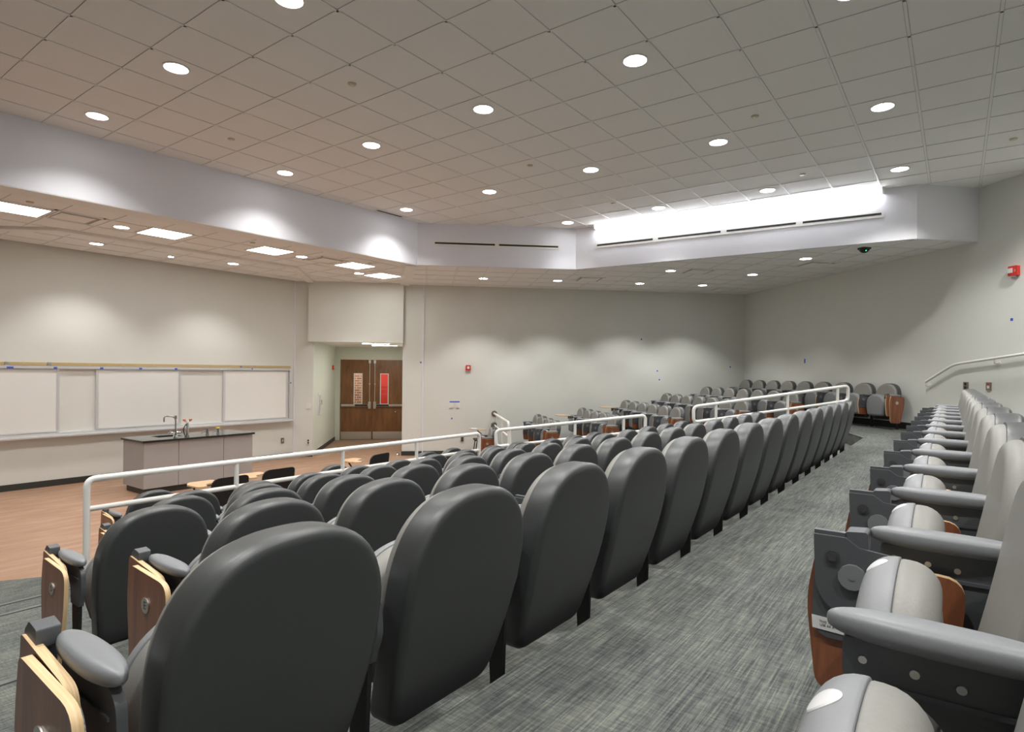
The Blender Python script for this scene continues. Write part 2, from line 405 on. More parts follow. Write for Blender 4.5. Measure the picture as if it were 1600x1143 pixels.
# ------------------------------------------------------------------ lamps
def spot(loc, power, size, blend, col, radius=.06):
    l = bpy.data.lights.new('downlight_beam', 'SPOT'); l.energy = power; l.spot_size = radians(size); l.spot_blend = blend
    l.color = col; l.shadow_soft_size = radius
    return l
def make_downlight(r):
    root = bpy.data.objects.new('ceiling_downlight', None); COL.objects.link(root); root.empty_display_size = .1
    mb = MB(); n = 28
    ring = [[(rr * cos(2 * pi * k / n), rr * sin(2 * pi * k / n), zz) for k in range(n)] for rr, zz in ((r * 1.0, .0), (r * 1.14, -.001), (r * 1.14, -.008), (r * 1.0, -.008), (r * 1.0, 0))]
    mb.loft(ring, 0, False); mb.build('trim_ring', M['white'], root)
    mb = MB(); mb.cyl((0, 0, -.004), (0, 0, -.001), r, 28); mb.build('diffuser', M['lamp'], root, smooth=30)
    return root
def place_lamp(proto, first, loc, light, label, group):
    if first: r = proto
    else:
        r = proto.copy(); COL.objects.link(r)
        for ch in list(proto.children):
            if ch.type == 'MESH':
                c = ch.copy(); COL.objects.link(c); c.parent = r
    r.location = loc; tag(r, label, 'ceiling light', group)
    lo = bpy.data.objects.new('downlight_beam', light); COL.objects.link(lo); lo.parent = r; lo.location = (0, 0, -.02)
    return r
UX = [.30, 2.74, 5.13, 7.54, 9.95]; UY = [-1.18, .66, 2.40, 4.19, 6.02, 7.90]
dl = make_downlight(.105); first = True
cool = (1.0, .985, .955)
up_light = spot(None, 135, 128, .9, cool); edge_light = spot(None, 75, 100, .9, cool); corner_light = spot(None, 32, 96, 1.0, cool); soffit_light = spot(None, 95, 124, .9, cool); back_light = spot(None, 135, 122, .65, cool)
for j, yy in enumerate(UY):
    for i, xx in enumerate(UX):
        if i == 4 and j == 5: continue
        place_lamp(dl, first, (xx, yy, HC), back_light if j < 2 else corner_light if (i, j) == (4, 4) else soffit_light if j == 5 else edge_light if i == 4 else up_light, ('round downlight in the high ceiling, %s row from the front soffit, %s towards the wing' % (ORD[5 - j], ORD[i - 1])) if i else ('round downlight in the high ceiling, %s row from the soffit, beyond the view' % ORD[5 - j]), 'round downlights in the high ceiling'); first = False
low_light = spot(None, 78, 110, .65, (1.0, .985, .95)); wing_light = spot(None, 112, 104, .5, (1.0, .985, .95)); deep_light = spot(None, 60, 100, .5, (1.0, .98, .94))
dls = make_downlight(.095); first = True
spots = [(3.72, 9.80, low_light, 'round downlight in the lower front ceiling between the two panel lights over the boards'),
 (3.98, 11.46, low_light, 'round downlight close to the whiteboard wall, over the long board'),
 (6.57, 9.58, low_light, 'round downlight in the lower front ceiling next to an air grille'),
 (6.26, 11.34, low_light, 'round downlight close to the whiteboard wall, towards the doorway'),
 (8.38, 10.19, low_light, 'round downlight in front of the box over the doorway'),
 (1.6, 11.5, low_light, 'round downlight close to the whiteboard wall, beyond the sloping border'),
 (1.0, 9.8, low_light, 'round downlight in the lower front ceiling outside the view'),
 (10.36, 8.42, wing_light, 'round downlight washing the side wall, first from the doorway'),
 (11.52, 7.22, wing_light, 'round downlight washing the side wall, second from the doorway'),
 (12.90, 5.87, wing_light, 'round downlight washing the side wall, third from the doorway'),
 (13.95, 4.78, wing_light, 'round downlight washing the side wall, fourth from the doorway'),
 (11.63, 4.63, deep_light, 'round downlight in the wing ceiling beside a square air grille'),
 (12.99, 3.41, deep_light, 'round downlight in the wing ceiling near the rear wall'),
 (11.70, 2.17, deep_light, 'round downlight in the wing ceiling beneath the long slot diffuser')]
for x, y, l, lab in spots:
    place_lamp(dls, first, (x, y, HL), l, lab, 'round downlights in the low ceilings'); first = False
# one small accent lamp
s = thing('ceiling_spotlight', 'small bright accent lamp in the low ceiling near the whiteboard wall', 'ceiling light', (5.16, 11.47, HL))
mb = MB(); mb.tube([(0, 0, 0), (0, 0, -.03)], [.06, .05], 16); mb.build('housing', M['white'], s)
mb = MB(); mb.cyl((0, 0, -.031), (0, 0, -.034), .04, 16); mb.build('diffuser', M['cove_lamp'], s)
# square panel lights
tro = [(2.52, 9.82), (4.27, 9.70), (5.93, 9.55), (7.71, 9.50), (8.86, 10.0)]
lab = ['first', 'second', 'third', 'fourth', 'fifth']
for i, (x, y) in enumerate(tro):
    p = thing('ceiling_panel_light', 'square lit panel light in the front ceiling, %s along the row towards the doorway' % lab[i], 'ceiling light', (x, y, HL), 0, 'square panel lights over the front floor')
    if i == 0:
        mb = MB()
        for lo, hi in (((-.3, -.3, -.012), (.3, -.275, -.002)), ((-.3, .275, -.012), (.3, .3, -.002)), ((-.3, -.275, -.012), (-.275, .275, -.002)), ((.275, -.275, -.012), (.3, .275, -.002))): mb.box(lo, hi)
        fr = mb.build('frame', M['white'], p, smooth=0)
        mb = MB(); mb.box((-.275, -.275, -.008), (.275, .275, -.0075)); df = mb.build('diffuser', M['panel_lamp'], p, smooth=0)
    else: copy_part(fr, p); copy_part(df, p)
# linear cove light grazing the wing soffit
cdir = (C3 - C2).normalized(); cn = Vector((-cdir.y, cdir.x))
if cn.x > 0: cn = -cn
cp = C2 + cdir * .45
cv = thing('cove_light', 'long bright linear light washing the white wing soffit', 'ceiling light', (cp.x + cn.x * .06, cp.y + cn.y * .06, HC), math.atan2(cdir.y, cdir.x))
mb = MB(); mb.cyl((0, 0, -.045), (4.75, 0, -.045), .022, 10); mb.build('diffuser', M['cove_lamp'], cv, smooth=0)
mb = MB(); mb.box((-.03, -.055, -.075), (0, .055, -.001)); mb.box((4.75, -.055, -.075), (4.78, .055, -.001)); mb.box((-.03, -.055, -.004), (4.78, .055, -.001)); mb.build('housing', M['white'], cv, smooth=0)
# vestibule strip lights
for i, (s_, n_) in enumerate(((1.72, .72), (1.86, 1.75))):
    a = side(s_, n_, HV)
    v = thing('ceiling_strip_light', 'lit strip light in the vestibule ceiling, %s the doors' % ('farther from', 'closer to')[i], 'ceiling light', a, math.atan2(SD.y, SD.x), 'vestibule strip lights')
    mb = MB(); mb.box((-.34, -.09, -.012), (.34, .09, 0)); mb.build('housing', M['white'], v, smooth=0)
    mb = MB(); mb.box((-.32, -.07, -.014), (.32, .07, -.0121)); mb.build('diffuser', M['strip_lamp'], v, smooth=0)
a = side(1.2, DN + .9, HV)
M['corr_fill'] = emit('added_corridor_glow', (1.0, 1.0, 0.92), 9.0)  # glow of an added unseen source, brightens the brick behind the door glass
v = thing('ceiling_strip_light', 'added fill light, unseen in the corridor behind the doors', 'ceiling light', a, math.atan2(SD.y, SD.x))
mb = MB(); mb.box((-.9, -.15, -.04), (.9, .15, 0)); mb.build('diffuser', M['corr_fill'], v, smooth=0)

# air slots on the soffit faces
def slot_run(name, a, b, z, spans, label):
    a = Vector(a); b = Vector(b); d = (b - a).normalized(); n_ = Vector((d.y, -d.x))
    r = thing(name, label, 'air vent', (a.x, a.y, z), math.atan2(d.y, d.x))
    mb = MB(); mb.box((spans[0][0] - .03, -.012, -.055), (spans[-1][1] + .03, 0, .055)); mb.build('frame', M['white'], r, smooth=0)
    for s0, s1 in spans:
        mb = MB(); mb.box((s0, -.0135, -.017), (s1, -.0121, .017)); mb.build('slot', M['black'], r, smooth=0)
    return r
slot_run('slot_diffuser', C2, C3, Z0 + 2.485, [(.46, 1.58), (1.68, 2.80), (2.90, 4.00), (4.10, 5.2)], 'long white slot diffuser with four dark slots on the bright wing soffit')
slot_run('slot_diffuser', F1[1], C2, Z0 + 2.49, [(.33, 1.50), (1.58, 2.76)], 'shorter white slot diffuser with two dark slots on the angled soffit')
# ceiling grilles
def grille(x, y, z, rz, label, sz=.29):
    g = thing('air_grille', label, 'air vent', (x, y, z), rz)
    mb = MB()
    for lo, hi in (((-sz, -sz, -.012), (sz, -sz + .03, 0)), ((-sz, sz - .03, -.012), (sz, sz, 0)), ((-sz, -sz, -.012), (-sz + .03, sz, 0)), ((sz - .03, -sz, -.012), (sz, sz, 0))): mb.box(lo, hi)
    mb.build('frame', M['tbar'], g, smooth=0)
    mb = MB(); mb.box((-sz + .03, -sz + .03, -.003), (sz - .03, sz - .03, -.001), 1)
    mb.box((-sz + .09, -sz + .09, -.018), (sz - .09, sz - .09, -.006), 0); mb.build('vane_plate', [M['tile'], M['gap_shade']], g, smooth=0)
wa = math.atan2(SD.y, SD.x)
grille(3.10, 9.72, HL, 0, 'square air grille next to the first panel light in the front ceiling')
grille(7.02, 9.50, HL, 0, 'square air grille between the third and fourth panel lights')
grille(11.70, 6.52, HL, wa, 'square air grille in the wing ceiling nearest the side wall downlights'.replace('nearest', 'close to'))
grille(12.0, 4.21, HL, wa, 'square air grille in the wing ceiling, middle of three')
grille(12.42, 2.13, HL, wa, 'square air grille in the wing ceiling next to the black camera dome')
grille(14.85, 4.55, HL, wa, 'square air grille in the deep corner of the wing ceiling')
g = thing('air_grille', 'narrow dark linear grille in the high ceiling beside the front soffit', 'air vent', (7.55, 8.34, HC), -.04)
mb = MB(); mb.box((-.32, -.05, -.008), (.32, .05, 0)); mb.build('frame', M['tbar'], g, smooth=0)
mb = MB(); mb.box((-.29, -.03, -.010), (.29, .03, -.0081)); mb.build('slot', M['black'], g, smooth=0)
# sprinkler covers
for i, (x, y, z, lab) in enumerate([(3.92, 4.90, HC, 'between the second and third lamp columns'), (3.99, 7.30, HC, 'close to the front soffit'), (7.01, 1.83, HC, 'over the aisle seats'),
     (9.43, 1.80, HC, 'close to the bright wing soffit'), (6.90, 4.79, HC, 'in the middle of the high ceiling'), (9.24, 4.70, HC, 'towards the wing side of the high ceiling'), (9.46, -.53, HC, 'near the rear wall'),
     (2.50, 9.28, HL, 'above the first panel light'), (5.40, 9.20, HL, 'beside the third panel light'), (7.71, 9.06, HL, 'beside the fourth panel light')]):
    t = thing('ceiling_sprinkler_cover', 'small round cream sprinkler cover, ' + lab, 'sprinkler', (x, y, z), 0, 'sprinkler covers')
    if i == 0:
        mb = MB(); mb.tube([(0, 0, 0), (0, 0, -.006), (0, 0, -.012)], [.042, .042, .034], 18); sp = mb.build('cover_plate', M['brass'], t)
        mb = MB(); mb.tube([(0, 0, -.0121), (0, 0, -.016)], [.02, .015], 12); sq = mb.build('sprinkler_tip', M['satin'], t)
    else: copy_part(sp, t); copy_part(sq, t)
t = thing('dome_camera', 'small black dome device with a green light in the wing ceiling', 'camera', (11.25, 1.22, HL))
mb = MB(); mb.tube([(0, 0, 0), (0, 0, -.02)], [.10, .095], 18); mb.build('mount_ring', M['black'], t)
mb = MB(); mb.loft([[(.075 * cos(a) * cos(2 * pi * k / 18), .075 * cos(a) * sin(2 * pi * k / 18), -.02 - .06 * sin(a)) for k in range(18)] for a in [0, .4, .8, 1.2, 1.5]]); mb.build('dome', M['black'], t)
mb = MB(); mb.cyl((-.06, -.03, -.052), (-.065, -.033, -.056), .008, 8); mb.build('status_light', M['green_led'], t)

# ------------------------------------------------------------------ double doors
def door_leaf(name, s0, s1, w0, w1, hinge):
    p = WC + SD * s0 + SN * DN
    L = s1 - s0
    r = bpy.data.objects.new(name, None); COL.objects.link(r); r.location = (p.x, p.y, 0); r.rotation_euler = (0, 0, ang); r['kind'] = 'structure'
    # local: x along the wall, -y... n outward is +y
    flip = 1 if SN.dot(Vector((-sin(ang), cos(ang)))) > 0 else -1
    def L3(x, n, z): return (x, n * flip, z)
    zb, zt = Z0 - 0.96, Z0 - 0.10
    mb = MB()
    mb.box((0, .02, .01), (w0, .065, DH), 0, L3); mb.box((w1, .02, .01), (L, .065, DH), 0, L3)
    mb.box((w0, .02, .01), (w1, .065, zb), 0, L3); mb.box((w0, .02, zt), (w1, .065, DH), 0, L3)
    mb.build('door_panel', M['door'], r, smooth=0)
    mb = MB(); e = .022
    mb.box((w0 - e, .008, zb - e), (w0, .05, zt + e), 0, L3); mb.box((w1, .008, zb - e), (w1 + e, .05, zt + e), 0, L3)
    mb.box((w0, .008, zb - e), (w1, .05, zb), 0, L3); mb.box((w0, .008, zt), (w1, .05, zt + e), 0, L3)
    mb.build('glazing_frame', M['white'], r, smooth=0)
    mb = MB(); mb.box((w0, .035, zb), (w1, .039, zt), 0, L3); mb.build('glass_pane', M['glass'], r, smooth=0)
    mb = MB(); mb.box((.02, .012, .02), (L - .02, .02, .24), 0, L3); mb.build('kick_plate', M['satin'], r, smooth=0)
    zb_ = Z0 - 1.0
    rs = (L - .07) if hinge == 0 else .07     # rod and latch at the meeting edge
    mb = MB(); mb.box((.04, -.06, zb_ - .03), (L - .04, -.02, zb_ + .03), 0, L3)
    mb.box((.04, -.02, zb_ - .022), (.09, .02, zb_ + .022), 0, L3); mb.box((L - .09, -.02, zb_ - .022), (L - .04, .02, zb_ + .022), 0, L3)
    bar = mb.build('panic_bar', M['satin'], r, smooth=0)
    a0, a1 = ((.42, L - .12) if hinge == 0 else (.12, .47))
    mb = MB(); mb.box((a0, -.066, zb_ - .024), (a1, -.0605, zb_ + .024), 0, L3); mb.build('push_pad', M['black'], bar, smooth=0)
    mb = MB(); mb.box((rs - .035, -.075, zb_ - .1), (rs + .035, .02, zb_ + .1), 0, L3); mb.build('latch_case', M['satin'], r, smooth=0)
    mb = MB(); mb.cyl(L3(rs, -.01, zb_ + .1), L3(rs, -.01, DH - .1), .010, 8); mb.box((rs - .03, -.05, DH - .1), (rs + .03, .02, DH - .01), 0, L3)
    mb.box((rs - .02, -.03, zb_ + .6), (rs + .02, .02, zb_ + .63), 0, L3); mb.build('vertical_rod', M['satin'], r)
    return r
mid = (D0 + D1) / 2
d1_ = door_leaf('door_1', D0 + .005, mid - .003, .40, .60, 0)
d2 = door_leaf('door_2', mid + .003, D1 - .005, .24, .44, 1)
Ld = mid - .003 - D0 - .005
mb = MB(); mb.box((Ld - .03, .0655, .02), (Ld + .04, .075, DH - .01)); mb.build('astragal', M['door'], d1_, smooth=0)
mb = MB(); mb.cyl((.66, -.0, Z0 - 1.19), (.66, .022, Z0 - 1.19), .018, 10); mb.build('lock_cylinder', M['satin'], d2)
w = MB(); w.box((D0 - .06, DN - .02, 0), (D0 - .002, DN + .13, DH + .06), 0, side); w.box((D1 + .002, DN - .02, 0), (D1 + .04, DN + .13, DH + .06), 0, side)
w.box((D0 - .002, DN - .02, DH + .004), (D1 + .002, DN + .13, DH + .06), 0, side); struct(w.build('trim_6', M['vest'], smooth=0))
# red banner on the corridor wall
b = MB(); b.box((1.18, DN + 1.66, .6), (2.1, DN + 1.695, 2.4), 0, side); tag(b.build('banner', M['poster'], smooth=0), 'plain red panel seen through the narrow glass of one door', 'banner')
# door stop on the floor
ds = thing('door_stop', 'small silver door stop on the floor at the vestibule corner', 'door stop', side(2.30, .03, 0))
mb = MB(); mb.tube([(0, 0, 0), (0, 0, .02), (0, 0, .05)], [.045, .045, .02], 12); mb.build('dome', M['chrome'], ds)
mb = MB(); mb.tube([(0, 0, .05), (0, 0, .062)], [.022, .022], 12); mb.build('rubber_bumper', M['black'], ds)

# ------------------------------------------------------------------ wall devices
def on_side(s, z): p = WC + SD * s; return (p.x, p.y, z)
def s_of(x, y): return (Vector((x, y)) - WC).dot(SD)
def t_of(x, y): return (Vector((x, y)) - RC).dot(RD)
SA = math.atan2(SD.y, SD.x)           # local x along side wall, local -y into the room
RA = math.atan2(-RD.y, -RD.x)         # local x towards the corner
def wall_thing(name, label, cat, kind, at, z, group=None):
    if kind == 's': p = WC + SD * s_of(*at) - SN * .0005; rz = SA
    elif kind == 'r': p = RC + RD * t_of(*at) + RN * .0005; rz = math.atan2(RD.y, RD.x)
    elif kind == 'f': p = Vector((at[0], FW - .0005)); rz = 0
    elif kind == 'v': p = WC + SD * (S0 + .0005) + SN * at; rz = math.atan2(SN.y, SN.x)
    elif kind == 'c': p = WC + SD * at - SN * .0005; rz = SA
    return thing(name, label, cat, (p.x, p.y, z), rz, group)
def alarm(kind, at, z, label, k=1.0, lens=0):
    t = wall_thing('fire_alarm', label, 'fire alarm', kind, at, z)
    mb = MB(); mb.prism(round_poly([(-.06 * k, -.065 * k), (.06 * k, -.065 * k), (.06 * k, .065 * k), (-.06 * k, .065 * k)], .012), lambda x, y, d: (x, -d, y), 0, .05 * k)
    mb.build('housing', M['red'], t, smooth=30)
    mb = MB(); mb.box((-.028 * k + lens, -.062 * k, -.025 * k), (.028 * k + lens, -.0501 * k, .035 * k)); mb.build('strobe_lens', M['label'], t, smooth=0)
    mb = MB(); mb.box((-.03 * k, -.045 * k, -.082 * k), (.03 * k, -.0001, -.0655 * k)); mb.build('sounder', M['satin'], t, smooth=0)
    return t
alarm('s', (11.07, 9.43), Z0 + .09, 'red fire alarm strobe on the plain side wall above the two white switches')
a_ = alarm('r', (11.24, -.67), Z0 + 1.51, 'red fire alarm strobe high on the rear wall above the handrail', 1.1, -.028)
text_part('FIRE', .022, M['label'], a_, Matrix.Translation((.038, -.0556, 0)) @ Matrix.Rotation(pi / 2, 4, 'X') @ Matrix.Rotation(pi / 2, 4, 'Z'), 'lettering')
alarm('v', 2.85, Z0 + .08, 'small red fire alarm on the pale vestibule wall', .9)
def plate(name, kind, at, z, label, cat, body, w_=.07, h_=.115, style='switch', pd=.02):
    t = wall_thing(name, label, cat, kind, at, z)
    mb = MB(); mb.box((-w_ / 2, -pd, -h_ / 2), (w_ / 2, -.0, h_ / 2)); mb.build('cover_plate', body, t, smooth=0)
    if style == 'switch':
        mb = MB(); mb.box((-.012, -pd - .006, -.022), (.012, -pd - .0001, .022)); mb.build('rocker', M['label'], t, smooth=0)
    elif style == 'outlet':
        for dz in (-.027, .027):
            mb = MB(); mb.box((-.017, -pd - .0025, dz - .019), (.017, -pd - .0001, dz + .019)); mb.build('socket', M['black'], t, smooth=0)
    elif style == 'red':
        mb = MB(); mb.box((-.017, -pd - .003, -.03), (.017, -pd - .0001, .01)); mb.build('rocker', M['label'], t, smooth=0)
        mb = MB(); mb.box((-.017, -pd - .003, .018), (.017, -pd - .0001, .042)); mb.build('pilot_light', M['red'], t, smooth=0)
    return t
plate('light_switch', 's', (10.79, 9.71), Z0 - .81, 'white wall switch below blue tape, the one closer to the doorway', 'switch', M['white'], .09, .12)
plate('light_switch', 's', (10.90, 9.60), Z0 - .81, 'white wall switch below blue tape, the one farther from the doorway', 'switch', M['white'], .09, .12)
plate('power_outlet', 's', (10.98, 9.52), Z0 - 1.62, 'dark outlet low on the side wall behind the wooden tablets', 'outlet', M['plate'], .07, .115, 'outlet')
plate('power_outlet', 'f', (8.04,), Z0 - 1.61, 'brown outlet plate low on the whiteboard wall', 'outlet', M['plate'], .07, .115, 'switch')
plate('power_outlet', 'c', .26, Z0 - 1.66, 'white duplex outlet on the narrow wall beside the vestibule', 'outlet', M['white'], .07, .115, 'outlet')
plate('light_switch', 'c', .26, Z0 - .83, 'white rocker switch on the narrow wall beside the vestibule', 'switch', M['white'], .075, .12)
plate('power_outlet', 'r', (11.76, -.12), Z0 - .15, 'steel duplex outlet on the rear wall below the handrail', 'outlet', M['plate'], .075, .12, 'outlet')
plate('light_switch', 'r', (11.50, -.39), Z0 - .15, 'steel switch plate with a red pilot light below the handrail', 'switch', M['plate'], .075, .12, 'red')
t = wall_thing('control_panel', 'flat grey control panel on the vestibule wall', 'panel', 'v', 0.75, Z0 - .82)
mb = MB(); mb.box((-.17, -.02, -.26), (.17, 0, .26)); mb.build('cabinet', M['soffit'], t, smooth=0); mb = MB(); mb.box((-.13, -.024, -.22), (.13, -.0201, .22)); mb.build('cover', M['alu'], t, smooth=0)
t = plate('thermostat', 'v', 1.1, Z0 - .80, 'small cream thermostat beside the control panel', 'thermostat', M['brass'], .08, .12)
# tape spots
def tape(kind, at, z, label, w_=.035, h_=.035):
    t = wall_thing('painters_tape', label, 'tape', kind, at, z)
    mb = MB(); mb.box((-w_ / 2, -.0012, -h_ / 2), (w_ / 2, 0, h_ / 2)); o = mb.build('strip', M['tape'], t, smooth=0)
    return t
tape('s', (10.27, 10.23), Z0 + .21, 'blue tape spot on the side wall beside the white corner bead')
tape('s', (10.80, 9.70), Z0 - 1.13, 'blue tape spot under the two white switches')
tape('s', (10.845, 9.655), Z0 - .73, 'long blue tape strip above the two white switches', .24, .028)
tape('s', (14.16, 6.37), Z0 + .85, 'blue tape spot high on the side wall')
tape('s', (14.46, 6.07), Z0 + .06, 'upper of two blue tape spots above the wing seats')
tape('s', (14.50, 6.03), Z0 - .16, 'lower of two blue tape spots above the wing seats')
tape('s', (15.85, 4.69), Z0 + .18, 'blue tape spot close to the room corner')
tape('r', (14.46, 2.69), Z0 + .30, 'blue tape tag on the rear wall above the last wing seats', .04, .09)
tape('r', (11.27, -.63), Z0 + .82, 'blue tape spot on the rear wall above the handrail', .04, .04)

# ------------------------------------------------------------------ handrail on the rear wall
hr = thing('wall_handrail', 'white handrail with a bend, fixed to the rear wall', 'handrail', (0, 0, 0))
pts = [rear(t_of(12.22, .36) - .0, .085, Z0 - .10), rear(t_of(11.86, -.02), .085, Z0 + .185), rear(t_of(10.2, -1.7), .085, Z0 + .47), rear(t_of(9.2, -2.75), .085, Z0 + .66)]
mb = MB(); mb.tube(round_path(pts, .12), .021, 12); mb.build('rail', M['white'], hr)
for k, (q, zz) in enumerate(((pts[0], 0), ((Vector(pts[1]) * .72 + Vector(pts[2]) * .28), 0), ((Vector(pts[1]) * .2 + Vector(pts[2]) * .8), 0))):
    q = Vector(q); wq = q - Vector((RN.x, RN.y, 0)) * .085
    mb = MB(); mb.tube(round_path([q + Vector((0, 0, -.02)), q + Vector((0, 0, -.07)), wq + Vector((0, 0, -.07))], .03), .009, 8)
    mb.cyl(wq + Vector((0, 0, -.07)), wq + Vector((RN.x * .01, RN.y * .01, -.07)), .035, 14); mb.build('bracket', M['white'], hr)

# ------------------------------------------------------------------ guard rails
def guard(label, a, b, drop, posts, floor_z, mid_off=.24, post_r=.022, r=.026, end_a=True, end_b=True):
    a = Vector(a); b = Vector(b)
    g = thing('guard_rail', label, 'railing', (a.x, a.y, floor_z[0]))
    inv = Vector((a.x, a.y, floor_z[0]))
    up = Vector((0, 0, 1))
    pa = [a - inv]; 
    pts = [a, b]
    if end_b == 'loop': pts = pts + [b - up * mid_off]
    pts = [p - inv for p in pts]
    if end_b == 'loop':
        pts = pts + [(a + (b - a) * .9) - up * mid_off - inv]
    if end_a == 'loop': pts = [(a + (b - a) * .1) - up * mid_off - inv, a - up * mid_off - inv] + pts
    elif end_a: pts = [a - inv - up * (a.z - floor_z[0])] + pts
    if end_b == True: pts = pts + [b - inv - up * (b.z - floor_z[1])]
    mb = MB(); mb.tube(round_path(pts, .07, 6), r, 12); mb.build('top_rail', M['white'], g)
    mb = MB(); mb.tube([a - inv - up * mid_off, b - inv - up * mid_off], r * .85, 10); mb.build('mid_rail', M['white'], g)
    for f in posts:
        p = a + (b - a) * f; fz = floor_z[0] + (floor_z[1] - floor_z[0]) * f
        if len(floor_z) > 2: fz = floor_z[2](f)
        mb = MB(); mb.cyl(p - inv - up * .01, Vector((p.x, p.y, fz)) - inv, post_r, 10)
        mb.box(tuple(Vector((p.x - .06, p.y - .06, fz)) - inv), tuple(Vector((p.x + .06, p.y + .06, fz + .01)) - inv)); mb.build('post', M['white'], g)
    return g
ZR = Z0 - .892
guard('long white guard rail in front of the lowest tier of seats', (1.90, 5.62, ZR), (6.78, 5.56, ZR), 0, [.255, .51, .745], (.23, .23), end_b=True)
def fz2(f): return (.23, .23, .38, .38)[min(3, int(f * 4))]
guard('middle white stair rail climbing between the seat blocks', (7.10, 5.50, Z0 - .868), (8.73, 3.86, Z0 - .648), 0, [.09, .52, .85], (.23, .565), end_a='loop', end_b='loop')
guard('upper white stair rail ending beside the aisle landing', (9.28, 3.30, Z0 - .515), (11.14, 1.42, Z0 - .175), 0, [.14, .6, .93], (.735, 1.08, lambda f: .735 if f < .3 else (.735 if f < .8 else 1.08)), end_a='loop', end_b='loop')
# short rail fixed to the side wall in front of the wing seats
p0 = side(s_of(11.55, 9.0), -.004, Z0 - 1.01); p0 = Vector(p0); dW = Vector((-SN.x, -SN.y, 0)); p1 = p0 + dW * 2.62
g = thing('guard_rail', 'short white guard rail fixed to the side wall by round flanges', 'railing', (p1.x, p1.y, .23)); inv = Vector((p1.x, p1.y, .23))
mb = MB(); mb.tube(round_path([p0 - inv, p1 - inv, Vector((p1.x, p1.y, .23)) - inv], .09, 6), .026, 12); mb.build('top_rail', M['white'], g)
mb = MB(); dz = Vector((0, 0, .28)); mb.tube([p0 - dz - inv, p1 - dz - inv], .022, 10); mb.build('mid_rail', M['white'], g)
for f in (.28, .62):
    p = p0 + (p1 - p0) * f; mb = MB(); mb.cyl(p - inv, Vector((p.x, p.y, .23)) - inv, .02, 10); mb.build('post', M['white'], g)
for q in (p0, p0 - dz):
    mb = MB(); mb.cyl(q - inv, q + dW * .012 - inv, .07, 18); mb.build('wall_flange', M['plate'], g)

# ------------------------------------------------------------------ whiteboard
wb = thing('whiteboard', 'long white sliding board in an aluminium frame on the front wall', 'whiteboard', (0, FW, 0))
zt, zb = Z0 + .035, Z0 - 1.145
X0, X1 = -1.2, 8.22
mb = MB(); mb.box((X0, -.06, zb), (X1, -.001, zb + .045)); mb.box((X0, -.075, zt - .05), (X1, -.001, zt)); mb.box((X1 - .05, -.075, zb + .045), (X1, -.001, zt - .05)); mb.box((X0, -.075, zb + .045), (X0 + .05, -.001, zt - .05))
mb.build('frame', M['alu'], wb, smooth=0)
mb = MB(); mb.box((X0 + .05, -.02, zb + .045), (X1 - .05, -.002, zt - .05)); mb.build('fixed_board', M['boardfix'], wb, smooth=0)
for a, b in ((.9, 3.76), (4.30, 5.77), (6.62, 8.14)):
    q = MB(); q.box((a, -.052, zb + .05), (a + .045, -.03, zt - .055)); q.box((b - .045, -.052, zb + .05), (b, -.03, zt - .055)); q.box((a + .045, -.052, zb + .05), (b - .045, -.03, zb + .075)); q.box((a + .045, -.052, zt - .08), (b - .045, -.03, zt - .055))
    sb = MB(); sb.box((a + .045, -.046, zb + .075), (b - .045, -.032, zt - .08)); so = sb.build('sliding_board', M['board'], wb, smooth=0); q.build('stile_frame', M['alu'], so, smooth=0)
mb = MB(); mb.box((X0, -.13, zb - .028), (X1 + .05, -.001, zb - .001)); mb.build('marker_tray', M['alu'], wb, smooth=0)
mb = MB(); mb.box((X0, -.03, zt + .006), (X1, -.001, zt + .055)); mb.build('cork_rail', M['cork'], wb, smooth=0)
for x in (3.05, 3.62):
    mb = MB(); mb.box((x - .03, -.05, zt - .02), (x + .03, -.031, zt + .06)); mb.build('map_hook', M['satin'], wb, smooth=0)
def btape(x, z, label, d=.0765, w_=.05):
    t = thing('painters_tape', label, 'tape', (x, FW - d, z)); mb = MB(); mb.box((-w_ / 2, -.001, -.014), (w_ / 2, 0, .014)); mb.build('strip', M['tape'], t, smooth=0)
btape(3.08, zt - .035, 'blue tape tab at the top of the board, beneath the first hook', w_=.09)
btape(3.69, zt - .035, 'blue tape tab at the top of the board, near the second hook')
for i, x in enumerate((4.38, 5.02, 5.66)): btape(x, zt - .035, 'blue tape tab on the middle sliding board, %s towards the doorway' % ORD[i])
btape(7.02, zt + .02, 'blue tape tab on the cork strip', .0315, .03); btape(7.25, zt - .02, 'blue tape tab above the last sliding board', w_=.03)
btape(8.195, zt - .33, 'blue tape tab on the end frame of the board', w_=.03)

# ------------------------------------------------------------------ demonstration bench
bn = thing('demonstration_bench', 'pale grey laminate demonstration bench with black top on the front floor', 'bench', (5.16, 10.72, 0))
bx0, bx1, by0, by1, bz = -.89, .94, -.38, .38, .835
mb = MB(); mb.box((bx0 + .04, by0 + .06, 0), (bx1 - .04, by1 - .04, .10)); mb.build('plinth', M['base'], bn, smooth=0)
mb = MB(); mb.box((bx0, by0 + .02, .10), (bx1, by1, bz)); mb.build('carcass', M['cab'], bn, smooth=0)
for a, b in ((bx0, -.36), (-.352, .40), (.408, bx1)):
    mb = MB(); mb.box((a, by0, .10), (b, by0 + .018, bz - .004)); mb.build('front_panel', M['cab'], bn, smooth=0)
mb = MB()
sx0, sx1, sy0, sy1 = -.52, -.14, -.05, .25
for lo, hi in (((bx0 - .03, by0 - .03), (sx0, by1 + .03)), ((sx1, by0 - .03), (bx1 + .03, by1 + .03)), ((sx0, by0 - .03), (sx1, sy0)), ((sx0, sy1), (sx1, by1 + .03))): mb.box((*lo, bz + .001), (*hi, bz + .033))
mb.build('worktop', M['epoxy'], bn, smooth=0)
